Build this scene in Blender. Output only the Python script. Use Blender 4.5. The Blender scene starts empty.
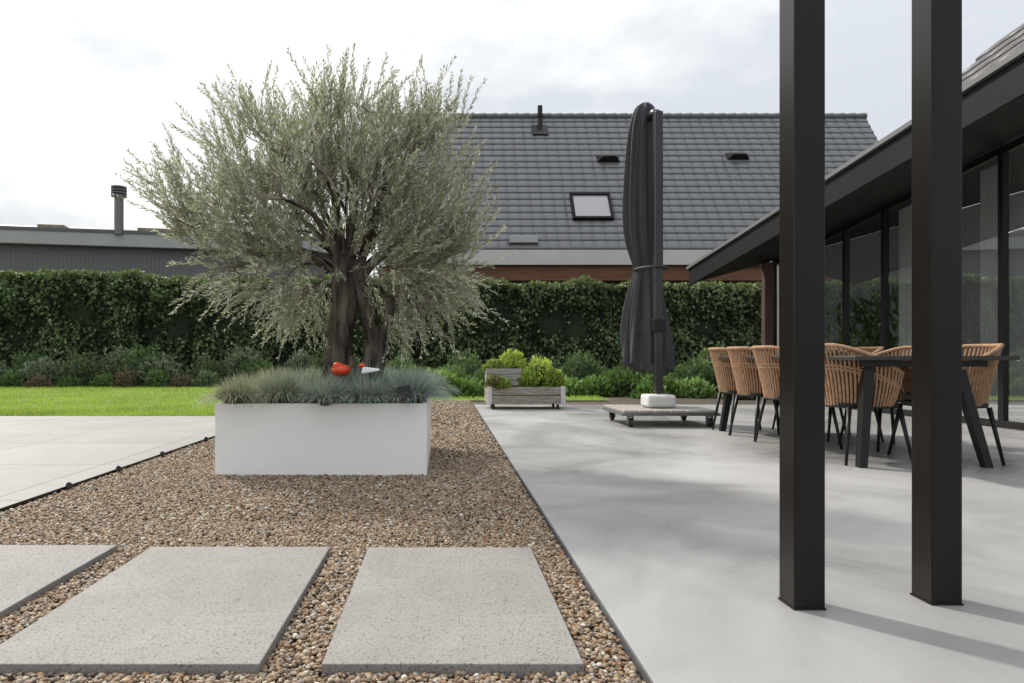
import bpy, math, random
import numpy as np
from mathutils import Vector, Matrix, noise as mnoise
random.seed(7); rng=np.random.default_rng(7)
scene=bpy.context.scene
COL=scene.collection
F=683.0; H=0.75; VX=444.0; VY=358.0
def W(px,py,d): return ((px-VX)*d/F, d, H+(VY-py)*d/F)

# ---------------- materials ----------------
def newmat(name):
    m=bpy.data.materials.new(name); m.use_nodes=True
    nt=m.node_tree; b=nt.nodes["Principled BSDF"]
    return m,nt,b
def N(nt,t,**k):
    n=nt.nodes.new(t)
    for a,v in k.items(): setattr(n,a,v)
    return n
def mat(name,c,rough=0.6,var=0.15,scale=6.0,bump=0.0,bscale=40.0,metal=0.0,c2=None,spec=None,stretch=None,bdist=.02):
    m,nt,b=newmat(name)
    tc=N(nt,'ShaderNodeTexCoord'); mp=N(nt,'ShaderNodeMapping')
    nt.links.new(tc.outputs['Object'],mp.inputs['Vector'])
    if stretch: mp.inputs['Scale'].default_value=stretch
    n=N(nt,'ShaderNodeTexNoise'); n.inputs['Scale'].default_value=scale; n.inputs['Detail'].default_value=6
    nt.links.new(mp.outputs['Vector'],n.inputs['Vector'])
    r=N(nt,'ShaderNodeValToRGB')
    a=tuple(max(0,x*(1-var)) for x in c); z=c2 if c2 else tuple(min(1,x*(1+var)) for x in c)
    r.color_ramp.elements[0].position=.3; r.color_ramp.elements[1].position=.7
    r.color_ramp.elements[0].color=(*a,1); r.color_ramp.elements[1].color=(*z,1)
    nt.links.new(n.outputs['Fac'],r.inputs['Fac']); nt.links.new(r.outputs['Color'],b.inputs['Base Color'])
    b.inputs['Roughness'].default_value=rough; b.inputs['Metallic'].default_value=metal
    if spec is not None: b.inputs['Specular IOR Level'].default_value=spec
    if bump>0:
        n2=N(nt,'ShaderNodeTexNoise'); n2.inputs['Scale'].default_value=bscale; n2.inputs['Detail'].default_value=5
        nt.links.new(mp.outputs['Vector'],n2.inputs['Vector'])
        bp=N(nt,'ShaderNodeBump'); bp.inputs['Strength'].default_value=bump; bp.inputs['Distance'].default_value=bdist
        nt.links.new(n2.outputs['Fac'],bp.inputs['Height']); nt.links.new(bp.outputs['Normal'],b.inputs['Normal'])
    return m
def attrmat(name,rough=.6,trans=0.0,spec=.35):
    m,nt,b=newmat(name)
    a=N(nt,'ShaderNodeAttribute',attribute_name='Col')
    nt.links.new(a.outputs['Color'],b.inputs['Base Color']); b.inputs['Roughness'].default_value=rough
    b.inputs['Specular IOR Level'].default_value=spec
    if trans>0:
        t=N(nt,'ShaderNodeBsdfTranslucent'); mx=N(nt,'ShaderNodeMixShader'); mx.inputs[0].default_value=trans
        nt.links.new(a.outputs['Color'],t.inputs['Color'])
        out=nt.nodes['Material Output']
        nt.links.new(b.outputs[0],mx.inputs[1]); nt.links.new(t.outputs[0],mx.inputs[2]); nt.links.new(mx.outputs[0],out.inputs['Surface'])
    return m
M_leaf=attrmat('foliage',.5,.34); M_peb=attrmat('pebble',.65,spec=.25); M_tile=attrmat('roof_tile',.42,spec=.5)
M_black=mat('black_steel',(.012,.011,.011),.4,.12,3,spec=.3)
M_post=mat('bronze_black_steel',(.008,.006,.005),.26,.15,4,bump=.03,bscale=300,spec=.28)
M_white=mat('white_coat',(.85,.845,.825),.5,.015,1.5)
M_fascia=mat('grey_fascia',(.36,.36,.35),.6,.06,1)
M_trim=mat('grey_trim',(.13,.13,.135),.5,.08,1)
M_dark=mat('dark_fascia',(.010,.009,.010),.55,.1,2,spec=.15)
M_tan=mat('rope',(.40,.235,.135),.8,.25,30,bump=.6,bscale=250)
M_cush=mat('cushion',(.10,.085,.075),.9,.2,20,bump=.2,bscale=400)
M_ttop=mat('table_top',(.025,.023,.022),.4,.2,8,stretch=(1,8,1))
M_bark=mat('olive_bark',(.05,.038,.028),.95,.6,6,bump=1.0,bscale=14,stretch=(2.2,2.2,.45),c2=(.21,.175,.14),spec=.1,bdist=.06)
M_twig=mat('twig_bark',(.26,.235,.19),.9,.2,6)
M_soil=mat('soil',(.055,.04,.028),.95,.4,9,bump=.8,bscale=30)
M_wood=mat('weathered_wood',(.30,.285,.26),.85,.3,5,bump=.3,bscale=30,stretch=(1,14,14))
M_wood2=mat('weathered_plank',(.27,.24,.205),.85,.35,4,bump=.4,bscale=20,stretch=(2,12,12))
M_palew=mat('pale_wood',(.54,.53,.50),.8,.12,6,stretch=(8,8,1))
M_brown=mat('brown_timber',(.15,.062,.03),.7,.3,2,stretch=(.5,8,8))
M_cloth=mat('parasol_cloth',(.040,.040,.044),.85,.12,9,bump=.15,bscale=60)
M_mast=mat('mast_alu',(.035,.035,.038),.35,.08,3,metal=.2)
M_galv=mat('galvanised',(.16,.16,.16),.45,.15,10,metal=.6)
M_blk=mat('concrete_block',(.58,.58,.56),.7,.08,12)
M_orange=mat('orange_glaze',(.70,.065,.015),.4,.2,10)
M_rub=mat('rubber',(.02,.02,.02),.7,.1,10)
M_inner=mat('interior_wall',(.42,.41,.40),.8,.04,1)
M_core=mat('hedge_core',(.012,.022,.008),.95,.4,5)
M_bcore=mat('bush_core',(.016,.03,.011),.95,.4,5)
M_zinc=mat('zinc',(.10,.10,.105),.5,.15,5)
def curtmat():
    m,nt,b=newmat('curtain_fabric'); b.inputs['Roughness'].default_value=.9
    tc=N(nt,'ShaderNodeTexCoord'); n=N(nt,'ShaderNodeTexNoise'); n.inputs['Scale'].default_value=8; nt.links.new(tc.outputs['Object'],n.inputs['Vector'])
    r=N(nt,'ShaderNodeValToRGB'); r.color_ramp.elements[0].color=(.82,.81,.79,1); r.color_ramp.elements[1].color=(.9,.89,.87,1); nt.links.new(n.outputs['Fac'],r.inputs['Fac']); nt.links.new(r.outputs['Color'],b.inputs['Base Color'])
    t=N(nt,'ShaderNodeBsdfTranslucent'); nt.links.new(r.outputs['Color'],t.inputs['Color']); mx=N(nt,'ShaderNodeMixShader'); mx.inputs[0].default_value=.3
    nt.links.new(b.outputs[0],mx.inputs[1]); nt.links.new(t.outputs[0],mx.inputs[2]); nt.links.new(mx.outputs[0],nt.nodes['Material Output'].inputs['Surface'])
    return m
M_curt=curtmat()
def cladding():
    m,nt,b=newmat('grey_cladding')
    tc=N(nt,'ShaderNodeTexCoord'); w=N(nt,'ShaderNodeTexWave'); w.inputs['Scale'].default_value=2.2; w.bands_direction='X'; w.wave_profile='SAW'
    nt.links.new(tc.outputs['Object'],w.inputs['Vector'])
    r=N(nt,'ShaderNodeValToRGB'); r.color_ramp.elements[0].color=(.04,.04,.042,1); r.color_ramp.elements[1].color=(.15,.147,.143,1); r.color_ramp.elements[1].position=.12
    nt.links.new(w.outputs['Fac'],r.inputs['Fac']); nt.links.new(r.outputs['Color'],b.inputs['Base Color']); b.inputs['Roughness'].default_value=.8
    return m
M_clad=cladding()
def concrete(name,c,rough,contrast,pit=0.0,speck=0.1,big=.9,stains=0,joints=0):
    m,nt,b=newmat(name)
    tc=N(nt,'ShaderNodeTexCoord')
    n1=N(nt,'ShaderNodeTexNoise'); n1.inputs['Scale'].default_value=big; n1.inputs['Detail'].default_value=9; n1.inputs['Distortion'].default_value=.7; n1.inputs['Roughness'].default_value=.62
    n2=N(nt,'ShaderNodeTexNoise'); n2.inputs['Scale'].default_value=150; n2.inputs['Detail'].default_value=3
    for n in(n1,n2): nt.links.new(tc.outputs['Object'],n.inputs['Vector'])
    r=N(nt,'ShaderNodeValToRGB'); r.color_ramp.elements[0].position=.32; r.color_ramp.elements[1].position=.68
    r.color_ramp.elements[0].color=(*[x*(1-contrast) for x in c],1); r.color_ramp.elements[1].color=(*[min(1,x*(1+contrast)) for x in c],1)
    nt.links.new(n1.outputs['Fac'],r.inputs['Fac'])
    r2=N(nt,'ShaderNodeValToRGB'); r2.color_ramp.elements[0].position=.35; r2.color_ramp.elements[1].position=.65
    r2.color_ramp.elements[0].color=(1-speck*2,)*3+(1,); r2.color_ramp.elements[1].color=(1,1,1,1)
    nt.links.new(n2.outputs['Fac'],r2.inputs['Fac'])
    mx=N(nt,'ShaderNodeMix',data_type='RGBA',blend_type='MULTIPLY'); mx.inputs[0].default_value=1
    nt.links.new(r.outputs['Color'],mx.inputs[6]); nt.links.new(r2.outputs['Color'],mx.inputs[7])
    last=mx.outputs[2]
    bp=N(nt,'ShaderNodeBump'); bp.inputs['Distance'].default_value=.002; bp.inputs['Strength'].default_value=.2
    nt.links.new(n2.outputs['Fac'],bp.inputs['Height'])
    if joints:
        br=N(nt,'ShaderNodeTexBrick'); br.offset=0; br.inputs['Scale'].default_value=1; br.inputs['Brick Width'].default_value=1.2; br.inputs['Row Height'].default_value=1.2; br.inputs['Mortar Size'].default_value=.007; br.inputs['Mortar Smooth'].default_value=.2
        br.inputs['Color1'].default_value=(1,1,1,1); br.inputs['Color2'].default_value=(.90,.90,.90,1); br.inputs['Mortar'].default_value=(.45,.43,.41,1)
        nt.links.new(tc.outputs['Object'],br.inputs['Vector'])
        m3=N(nt,'ShaderNodeMix',data_type='RGBA',blend_type='MULTIPLY'); m3.inputs[0].default_value=1
        nt.links.new(last,m3.inputs[6]); nt.links.new(br.outputs['Color'],m3.inputs[7]); last=m3.outputs[2]
    if stains:
        mr=N(nt,'ShaderNodeMapRange'); mr.inputs['To Min'].default_value=rough-.12; mr.inputs['To Max'].default_value=rough+.16
        mr.inputs['From Min'].default_value=.35; mr.inputs['From Max'].default_value=.65
        nt.links.new(n1.outputs['Fac'],mr.inputs['Value']); nt.links.new(mr.outputs[0],b.inputs['Roughness'])
    else: b.inputs['Roughness'].default_value=rough
    if pit>0:
        v=N(nt,'ShaderNodeTexVoronoi'); v.inputs['Scale'].default_value=135; v.inputs['Randomness'].default_value=1
        nt.links.new(tc.outputs['Object'],v.inputs['Vector'])
        s=N(nt,'ShaderNodeSeparateColor'); nt.links.new(v.outputs['Color'],s.inputs[0])
        pw=N(nt,'ShaderNodeMath',operation='POWER'); pw.inputs[1].default_value=3.6; nt.links.new(s.outputs[0],pw.inputs[0])
        ml=N(nt,'ShaderNodeMath',operation='MULTIPLY'); ml.inputs[1].default_value=.46; nt.links.new(pw.outputs[0],ml.inputs[0])
        sb=N(nt,'ShaderNodeMath',operation='SUBTRACT'); nt.links.new(v.outputs['Distance'],sb.inputs[0]); nt.links.new(ml.outputs[0],sb.inputs[1])
        r3=N(nt,'ShaderNodeValToRGB'); r3.color_ramp.elements[0].position=0; r3.color_ramp.elements[1].position=.08
        r3.color_ramp.elements[0].color=(.40,.385,.37,1); r3.color_ramp.elements[1].color=(1,1,1,1)
        nt.links.new(sb.outputs[0],r3.inputs['Fac'])
        m2=N(nt,'ShaderNodeMix',data_type='RGBA',blend_type='MULTIPLY'); m2.inputs[0].default_value=pit
        nt.links.new(last,m2.inputs[6]); nt.links.new(r3.outputs['Color'],m2.inputs[7]); last=m2.outputs[2]
        b2=N(nt,'ShaderNodeBump'); b2.inputs['Distance'].default_value=.003; b2.inputs['Strength'].default_value=.6
        nt.links.new(r3.outputs['Color'],b2.inputs['Height']); nt.links.new(bp.outputs['Normal'],b2.inputs['Normal']); bp=b2
    nt.links.new(last,b.inputs['Base Color']); nt.links.new(bp.outputs['Normal'],b.inputs['Normal'])
    return m
M_conc=concrete('poured_concrete',(.310,.306,.297),.36,.19,0,.03,.7,1)
M_conc2=concrete('brushed_concrete',(.275,.265,.252),.7,.13,.4,.10,.9,0,1)
M_pav=concrete('exposed_paver',(.262,.246,.230),.78,.13,.8,.15,2.5)
def gravelmat():
    m,nt,b=newmat('gravel_bed')
    tc=N(nt,'ShaderNodeTexCoord'); v=N(nt,'ShaderNodeTexVoronoi'); v.inputs['Scale'].default_value=60
    nt.links.new(tc.outputs['Object'],v.inputs['Vector'])
    s=N(nt,'ShaderNodeSeparateColor'); nt.links.new(v.outputs['Color'],s.inputs[0])
    r=N(nt,'ShaderNodeValToRGB'); e=r.color_ramp.elements; e[0].color=(.06,.04,.028,1); e[1].color=(.30,.235,.165,1)
    k=e.new(.5); k.color=(.16,.11,.068,1)
    nt.links.new(s.outputs[0],r.inputs['Fac'])
    r2=N(nt,'ShaderNodeValToRGB'); r2.color_ramp.elements[0].color=(1,1,1,1); r2.color_ramp.elements[1].color=(.1,.1,.1,1); r2.color_ramp.elements[0].position=.25; r2.color_ramp.elements[1].position=.7
    nt.links.new(v.outputs['Distance'],r2.inputs['Fac'])
    mx=N(nt,'ShaderNodeMix',data_type='RGBA',blend_type='MULTIPLY'); mx.inputs[0].default_value=1
    nt.links.new(r.outputs['Color'],mx.inputs[6]); nt.links.new(r2.outputs['Color'],mx.inputs[7]); nt.links.new(mx.outputs[2],b.inputs['Base Color'])
    bp=N(nt,'ShaderNodeBump',invert=True); bp.inputs['Distance'].default_value=.02; bp.inputs['Strength'].default_value=1
    nt.links.new(v.outputs['Distance'],bp.inputs['Height']); nt.links.new(bp.outputs['Normal'],b.inputs['Normal'])
    b.inputs['Roughness'].default_value=.7
    return m
M_grav=gravelmat()
M_lawn=mat('lawn_turf',(.13,.22,.03),.9,.3,3,bump=1,bscale=120,c2=(.22,.33,.045))
def glassmat(name,tint=(.88,.90,.90)):
    m,nt,b=newmat(name); out=nt.nodes['Material Output']; nt.nodes.remove(b)
    t=N(nt,'ShaderNodeBsdfTransparent'); t.inputs[0].default_value=(*tint,1)
    g=N(nt,'ShaderNodeBsdfGlossy'); g.inputs['Roughness'].default_value=.01; g.inputs['Color'].default_value=(.92,.94,.96,1)
    f=N(nt,'ShaderNodeFresnel'); f.inputs['IOR'].default_value=1.5
    a=N(nt,'ShaderNodeMath',operation='MULTIPLY_ADD'); a.inputs[1].default_value=1.3; a.inputs[2].default_value=.28; a.use_clamp=True
    nt.links.new(f.outputs[0],a.inputs[0])
    mx=N(nt,'ShaderNodeMixShader'); nt.links.new(a.outputs[0],mx.inputs[0]); nt.links.new(t.outputs[0],mx.inputs[1]); nt.links.new(g.outputs[0],mx.inputs[2])
    nt.links.new(mx.outputs[0],out.inputs['Surface'])
    return m
M_glass=glassmat('window_glass')
M_skyl=mat('skylight_glass',(.30,.28,.285),.25,.05,1,metal=.3)

# ---------------- mesh helpers ----------------
class MB:
    def __init__(s): s.v=[]; s.f=[]
    def add(s,vs,fs):
        o=len(s.v); s.v+= [tuple(x) for x in vs]; s.f+=[tuple(i+o for i in q) for q in fs]; return s
    def box(s,x0,x1,y0,y1,z0,z1,M=None):
        vs=[(x,y,z) for z in(z0,z1) for y in(y0,y1) for x in(x0,x1)]
        if M: vs=[M@Vector(v) for v in vs]
        return s.add(vs,[(0,2,3,1),(4,5,7,6),(0,1,5,4),(2,6,7,3),(0,4,6,2),(1,3,7,5)])
    def hexa(s,vs):
        return s.add(vs,[(3,2,1,0),(4,5,6,7),(0,1,5,4),(1,2,6,5),(2,3,7,6),(3,0,4,7)])
    def tube(s,pts,rads,n=8,closed=False,gn=0.0,caps=True):
        pts=[Vector(p) for p in pts]; k=len(pts)
        if not hasattr(rads,'__len__'): rads=[rads]*k
        vs=[]; ref=None
        for i,p in enumerate(pts):
            if closed: t=pts[(i+1)%k]-pts[i-1]
            else: t=pts[min(i+1,k-1)]-pts[max(i-1,0)]
            t.normalize()
            if ref is None:
                ref=Vector((1,0,0)) if abs(t.x)<.8 else Vector((0,1,0))
            u=(ref-t*ref.dot(t)).normalized(); w=t.cross(u); ref=u
            for j in range(n):
                a=2*math.pi*j/n; r=rads[i]
                if gn:
                    q=Vector((math.cos(a)*1.3,math.sin(a)*1.3,p.z*2.0))
                    tw=a+p.z*1.6
                    r*=1+gn*(mnoise.noise(q*1.4+Vector((7,p.x,3)))*1.3+.55*math.sin(tw*4+2*mnoise.noise(p*2))+.35*math.sin(tw*9+3*mnoise.noise(p*4))+1.1*mnoise.noise(Vector((math.cos(tw)*3,math.sin(tw)*3,p.z*6))))
                vs.append(p+(u*math.cos(a)+w*math.sin(a))*r)
        fs=[]
        for i in range(k if closed else k-1):
            i2=(i+1)%k
            for j in range(n):
                j2=(j+1)%n; fs.append((i*n+j,i*n+j2,i2*n+j2,i2*n+j))
        if caps and not closed:
            fs.append(tuple(range(n-1,-1,-1))); fs.append(tuple((k-1)*n+j for j in range(n)))
        return s.add(vs,fs)
    def ball(s,c,r,nu=14,nv=9):
        c=Vector(c); r=r if hasattr(r,'__len__') else (r,r,r); vs=[]; fs=[]
        for i in range(nv+1):
            th=math.pi*i/nv
            for j in range(nu):
                a=2*math.pi*j/nu; vs.append((c.x+r[0]*math.sin(th)*math.cos(a),c.y+r[1]*math.sin(th)*math.sin(a),c.z-r[2]*math.cos(th)))
        for i in range(nv):
            for j in range(nu):
                fs.append((i*nu+j,i*nu+(j+1)%nu,(i+1)*nu+(j+1)%nu,(i+1)*nu+j))
        return s.add(vs,fs)
def mkobj(name,me,parent=None,loc=(0,0,0)):
    o=bpy.data.objects.new(name,me); COL.objects.link(o); o.location=loc
    if parent: o.parent=parent
    return o
def build(mb,name,material,parent=None,org=(0,0,0),smooth=False,bevel=0,loc=None):
    me=bpy.data.meshes.new(name)
    ox,oy,oz=org
    me.from_pydata([(x-ox,y-oy,z-oz) for x,y,z in mb.v],[],mb.f); me.materials.append(material); me.update()
    if smooth: me.polygons.foreach_set('use_smooth',[True]*len(me.polygons))
    o=mkobj(name,me,parent,loc if loc is not None else ((0,0,0) if parent else org))
    if bevel:
        b=o.modifiers.new('bevel','BEVEL'); b.width=bevel; b.segments=2; b.limit_method='ANGLE'
    return o
def npmesh(name,V,Fc,material,cols=None,parent=None,org=(0,0,0),smooth=False):
    V=np.asarray(V,dtype=np.float32)-np.array(org,dtype=np.float32); Fc=np.asarray(Fc,dtype=np.int32)
    me=bpy.data.meshes.new(name); k=Fc.shape[1]; m=len(Fc)
    me.vertices.add(len(V)); me.vertices.foreach_set('co',V.ravel())
    me.loops.add(m*k); me.loops.foreach_set('vertex_index',Fc.ravel())
    me.polygons.add(m); me.polygons.foreach_set('loop_start',np.arange(0,m*k,k,dtype=np.int32))
    try: me.polygons.foreach_set('loop_total',np.full(m,k,dtype=np.int32))
    except Exception: pass
    if smooth: me.polygons.foreach_set('use_smooth',np.ones(m,dtype=bool))
    me.update(calc_edges=True); me.validate()
    if cols is not None:
        a=me.color_attributes.new('Col','FLOAT_COLOR','POINT')
        c=np.ones((len(V),4),dtype=np.float32); c[:,:3]=cols; a.data.foreach_set('color',c.ravel())
    me.materials.append(material)
    return mkobj(name,me,parent,(0,0,0) if parent else org)
def thing(name,loc,label,cat,group=None,rot=0):
    e=bpy.data.objects.new(name,None); e.empty_display_size=.1; COL.objects.link(e); e.location=loc; e.rotation_euler=(0,0,rot)
    e['label']=label; e['category']=cat
    if group: e['group']=group
    return e
def tag(o,label,cat,group=None):
    o['label']=label; o['category']=cat
    if group: o['group']=group
    return o
def unit(a): return a/np.maximum(np.linalg.norm(a,axis=1,keepdims=True),1e-9)
def leafset(P,D,L,Wd,C,cup=0.15):
    n=len(P); D=unit(D)
    R=rng.normal(size=(n,3))
    S=unit(np.cross(D,R)); Nn=np.cross(S,D)
    L=np.broadcast_to(L,(n,))[:,None]; Wd=np.broadcast_to(Wd,(n,))[:,None]
    mid=P+D*L*.45+Nn*L*cup
    V=np.stack([P,mid+S*Wd/2,P+D*L,mid-S*Wd/2],axis=1).reshape(-1,3)
    Fc=np.arange(n*4).reshape(n,4)
    return V,Fc,np.repeat(C,4,axis=0)
def joinnp(parts):
    V=[];Fc=[];C=[];o=0
    for v,f,c in parts:
        V.append(v);Fc.append(f+o);C.append(c);o+=len(v)
    return np.concatenate(V),np.concatenate(Fc),np.concatenate(C)

# ---------------- ground structures ----------------
def struct(o): o['kind']='structure'; return o
def sheet(name,x0,x1,y0,y1,z,m):
    return struct(build(MB().add([(x0,y0,z),(x1,y0,z),(x1,y1,z),(x0,y1,z)],[(0,1,2,3)]),name,m))
sheet('ground',-400,400,-200,600,-.08,mat('far_ground',(.06,.08,.03),.95,.3,.3))
sheet('planting_bed',-16,12,11.0,24,-.04,M_soil)
sheet('gravel_bed',-2.2,.478,-4,12.3,-.026,M_grav)
sheet('gravel_strip',.478,7,11.02,12.3,-.034,M_grav)
struct(build(MB().box(-2.2-16,-2.208,-4,8.83,-.07,.0),'patio',M_conc2,bevel=.006))
struct(build(MB().box(.485,14,-4,11.0,-.07,.0),'concrete_terrace',M_conc,bevel=.004))
struct(build(MB().box(.479,.483,-4,11,-.06,.0),'edging_strip',M_zinc))
struct(build(MB().box(-2.206,-2.198,-4,8.83,-.06,.004),'edging_strip',M_black))
V=[(-16,8.84),( -2.2,8.84),(-2.2,12.3),(3.0,12.3),(3.0,13.4),(-1.5,13.6),(-3.5,17.0),(-5,18.6),(-16,18.8)]
lawn=struct(build(MB().add([(x,y,-.015) for x,y in V],[tuple(range(len(V)))]),'lawn',M_lawn))
n=90000
d=8.84+ (rng.random(n)**1.6)*9.9; x=-13+rng.random(n)*16
ok=((x<-2.22)&(x>-d*.68-.3)&((x<-2.2-(d-14).clip(0)*.6)|(d<14)))|((d>12.3)&(d<13.4)&(x<3)&(x>-2.5))
x=x[ok];d=d[ok];n=len(x)
P=np.stack([x,d,np.full(n,-.015)],1); D=np.stack([rng.normal(size=n)*.5,rng.normal(size=n)*.5,np.ones(n)],1)
pat=np.array([mnoise.noise(Vector((a*.8,b*.8,0))) for a,b in zip(x,d)])[:,None]
C=np.array([[.27,.40,.06]])*(.8+.45*rng.random((n,1))+.35*pat)+np.array([[.09,.04,0]])*rng.random((n,1))
v,f,c=leafset(P,D,.035+.03*rng.random(n),.010,np.clip(C,0,1))
g=npmesh('grass',v,f,M_leaf,c); g['kind']='stuff'

def paver(x0,x1,y0,y1):
    c=((x0+x1)/2,(y0+y1)/2,-.03)
    o=build(MB().box(x0,x1,y0,y1,-.03,.009),'paving_slab',M_pav,org=c,bevel=.003)
    o['kind']='structure'; return o
PAV=[(-.297,.34,1.655,2.675),(-1.15,-.447,1.655,2.685),(-2.0,-1.295,1.655,2.71)]
for p in PAV: paver(*p)

# pebbles
t=(1+5**.5)/2
ico=np.array([(-1,t,0),(1,t,0),(-1,-t,0),(1,-t,0),(0,-1,t),(0,1,t),(0,-1,-t),(0,1,-t),(t,0,-1),(t,0,1),(-t,0,-1),(-t,0,1)],float); ico/=np.linalg.norm(ico[0])
icf=np.array([(0,11,5),(0,5,1),(0,1,7),(0,7,10),(0,10,11),(1,5,9),(5,11,4),(11,10,2),(10,7,6),(7,1,8),(3,9,4),(3,4,2),(3,2,6),(3,6,8),(3,8,9),(4,9,5),(2,4,11),(6,2,10),(8,6,7),(9,8,1)])
PLX0,PLX1,PLY0,PLY1=-1.493,-.111,4.45,5.83
def pebs(y0,y1,dens,size,x0=-2.19,x1=.47):
    n=int((x1-x0)*(y1-y0)*dens)
    x=x0+rng.random(n)*(x1-x0); y=y0+rng.random(n)*(y1-y0)
    ok=np.ones(n,bool)
    for a,b_,c_,d_ in PAV: ok&=~((x>a-.002)&(x<b_+.002)&(y>c_-.002)&(y<d_+.002))
    ok&=~((x>PLX0)&(x<PLX1)&(y>PLY0)&(y<PLY1)); ok&=(x>-y*.70-.2)
    x=x[ok];y=y[ok];n=len(x)
    s=size*(.45+.75*rng.random(n)**1.5)
    sc=np.stack([s*(1+.35*rng.random(n)),s,s*(.5+.25*rng.random(n))],1)
    a=rng.random(n)*6.28; tl=rng.normal(size=n)*.35
    b=ico[None]*sc[:,None,:]*(1+rng.normal(size=(n,12,1))*.09)
    ct,st=np.cos(tl)[:,None],np.sin(tl)[:,None]
    bx=b[:,:,0]*ct-b[:,:,2]*st; bz=b[:,:,0]*st+b[:,:,2]*ct; by=b[:,:,1]
    ca,sa=np.cos(a)[:,None],np.sin(a)[:,None]
    X=bx*ca-by*sa+x[:,None]; Y=bx*sa+by*ca+y[:,None]; Z=bz-.019+(rng.random(n)*.008)[:,None]
    V=np.stack([X,Y,Z],2).reshape(-1,3)
    pal=np.array([(.215,.148,.092),(.285,.225,.155),(.155,.108,.072),(.36,.31,.235),(.235,.135,.07),(.21,.18,.145),(.31,.22,.135),(.47,.43,.37),(.11,.085,.065)])
    idx=rng.choice(len(pal),n,p=[.2,.19,.14,.11,.11,.10,.08,.03,.04]); c=pal[idx]*(.86+.28*rng.random((n,1)))
    return V,(icf[None]+12*np.arange(n)[:,None,None]).reshape(-1,3),np.repeat(c,12,axis=0)
parts=[pebs(1.45,3.2,13500,.0082),pebs(3.2,5.2,7800,.0094),pebs(5.2,7.5,3200,.0125),pebs(7.5,12.25,1200,.016)]
V,Fc,C=joinnp(parts)
g=npmesh('gravel',V,Fc,M_peb,C,smooth=True); g['kind']='stuff'

# ---------------- steel posts ----------------
for xr,d in((1.134,2.03),(1.572,2.07)):
    s=.093; c=(xr-s/2,d+s/2,0)
    e=thing('steel_post',c,'tall square dark bronze steel post standing on concrete terrace','post','square steel posts on the terrace')
    build(MB().box(-s/2,s/2,-s/2,s/2,.004,2.9),'shaft',M_post,e,bevel=.004)
    build(MB().box(-s/2-.002,s/2+.002,-s/2-.002,s/2+.002,.0,.006),'base_plate',M_black,e)

# ---------------- planter ----------------
c=((PLX0+PLX1)/2,(PLY0+PLY1)/2,-.03); pe=thing('planter',c,'large square white planter box standing on brown gravel','planter')
T=.03; zt=.453; mb=MB()
mb.box(PLX0,PLX1,PLY0,PLY0+T,-.03,zt).box(PLX0,PLX1,PLY1-T,PLY1,-.03,zt).box(PLX0,PLX0+T,PLY0+T+.0005,PLY1-T-.0005,-.03,zt).box(PLX1-T,PLX1,PLY0+T+.0005,PLY1-T-.0005,-.03,zt)
build(mb,'planter_wall',M_white,pe,c,bevel=.003)
mb=MB(); G=14
vs=[];fs=[]
for i in range(G+1):
    for j in range(G+1):
        x=PLX0+T+(PLX1-PLX0-2*T)*i/G; y=PLY0+T+(PLY1-PLY0-2*T)*j/G
        vs.append((x,y,.40+.02*mnoise.noise(Vector((x*4,y*4,0)))))
for i in range(G):
    for j in range(G):
        k=i*(G+1)+j; fs.append((k,k+G+1,k+G+2,k+1))
mb.add(vs,fs); build(mb,'soil',M_soil,pe,c,smooth=True)

def tuft(px,py,hgt,rad,col,nb=680,dryp=.12):
    n=nb; a=rng.random(n)*6.283; tilt=rng.random(n)**.5
    r0=.04*np.sqrt(rng.random(n)); Lh=hgt*(.86+.2*rng.random(n))
    ts=np.array([0,.35,.7,1.0])
    out=rad*tilt*(.85+.3*rng.random(n))
    R=r0[:,None]+out[:,None]*(ts[None]**.95)
    Z=Lh[:,None]*(ts[None]*(1.25-.1*tilt[:,None])-(.16+1.0*(tilt[:,None]**2))*ts[None]**2.1)
    a2=a[:,None]+rng.normal(size=(n,1))*.22*ts[None]
    X=R*np.cos(a2)+px; Y=R*np.sin(a2)+py; Zz=Z+.43
    P=np.stack([X,Y,Zz],2)
    th=rng.random(n)*6.28; sd=np.stack([np.cos(th),np.sin(th),np.zeros(n)],1)[:,None,:]
    w=np.array([.0019,.0019,.0014,.0003])[None,:,None]
    A=P+sd*w;B=P-sd*w
    V=np.stack([A,B],2).reshape(n,8,3)
    q=np.array([(0,1,3,2),(2,3,5,4),(4,5,7,6)])
    Fc=(q[None]+8*np.arange(n)[:,None,None]).reshape(-1,4)
    cc=np.array(col)[None]*(.65+.7*rng.random((n,1)))
    dry=rng.random(n)<dryp; cc[dry]=np.array([.40,.34,.21])*(.7+.5*rng.random((dry.sum(),1)))
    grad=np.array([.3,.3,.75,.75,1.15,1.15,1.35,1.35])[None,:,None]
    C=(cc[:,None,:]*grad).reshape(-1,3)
    return V.reshape(-1,3),Fc,np.clip(C,0,1)
G=5
for i in range(G):
    for j in range(G):
        x=PLX0+.13+(PLX1-PLX0-.25)*(i+.0)/(G-1)+rng.normal()*.03; y=PLY0+.11+(PLY1-PLY0-.24)*j/(G-1)+rng.normal()*.03
        if abs(x+.70)<.24 and abs(y-5.14)<.22: continue
        if i==G-1 and j==0: x-=.05; y+=.08
        wl=min(1,max(0,1.5*(x-PLX0)/(PLX1-PLX0)+rng.normal()*.10))
        col=(np.array([.27,.30,.19])*(1-wl)+np.array([.245,.30,.255])*wl)*(.85+.3*rng.random())
        h=.195+.075*rng.random()
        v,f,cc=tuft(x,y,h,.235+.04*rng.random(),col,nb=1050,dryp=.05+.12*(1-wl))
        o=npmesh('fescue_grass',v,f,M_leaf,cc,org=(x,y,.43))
        tag(o,'soft mound of blue green fescue grass in white planter','ornamental grass','fescue tufts in the planter')

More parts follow.
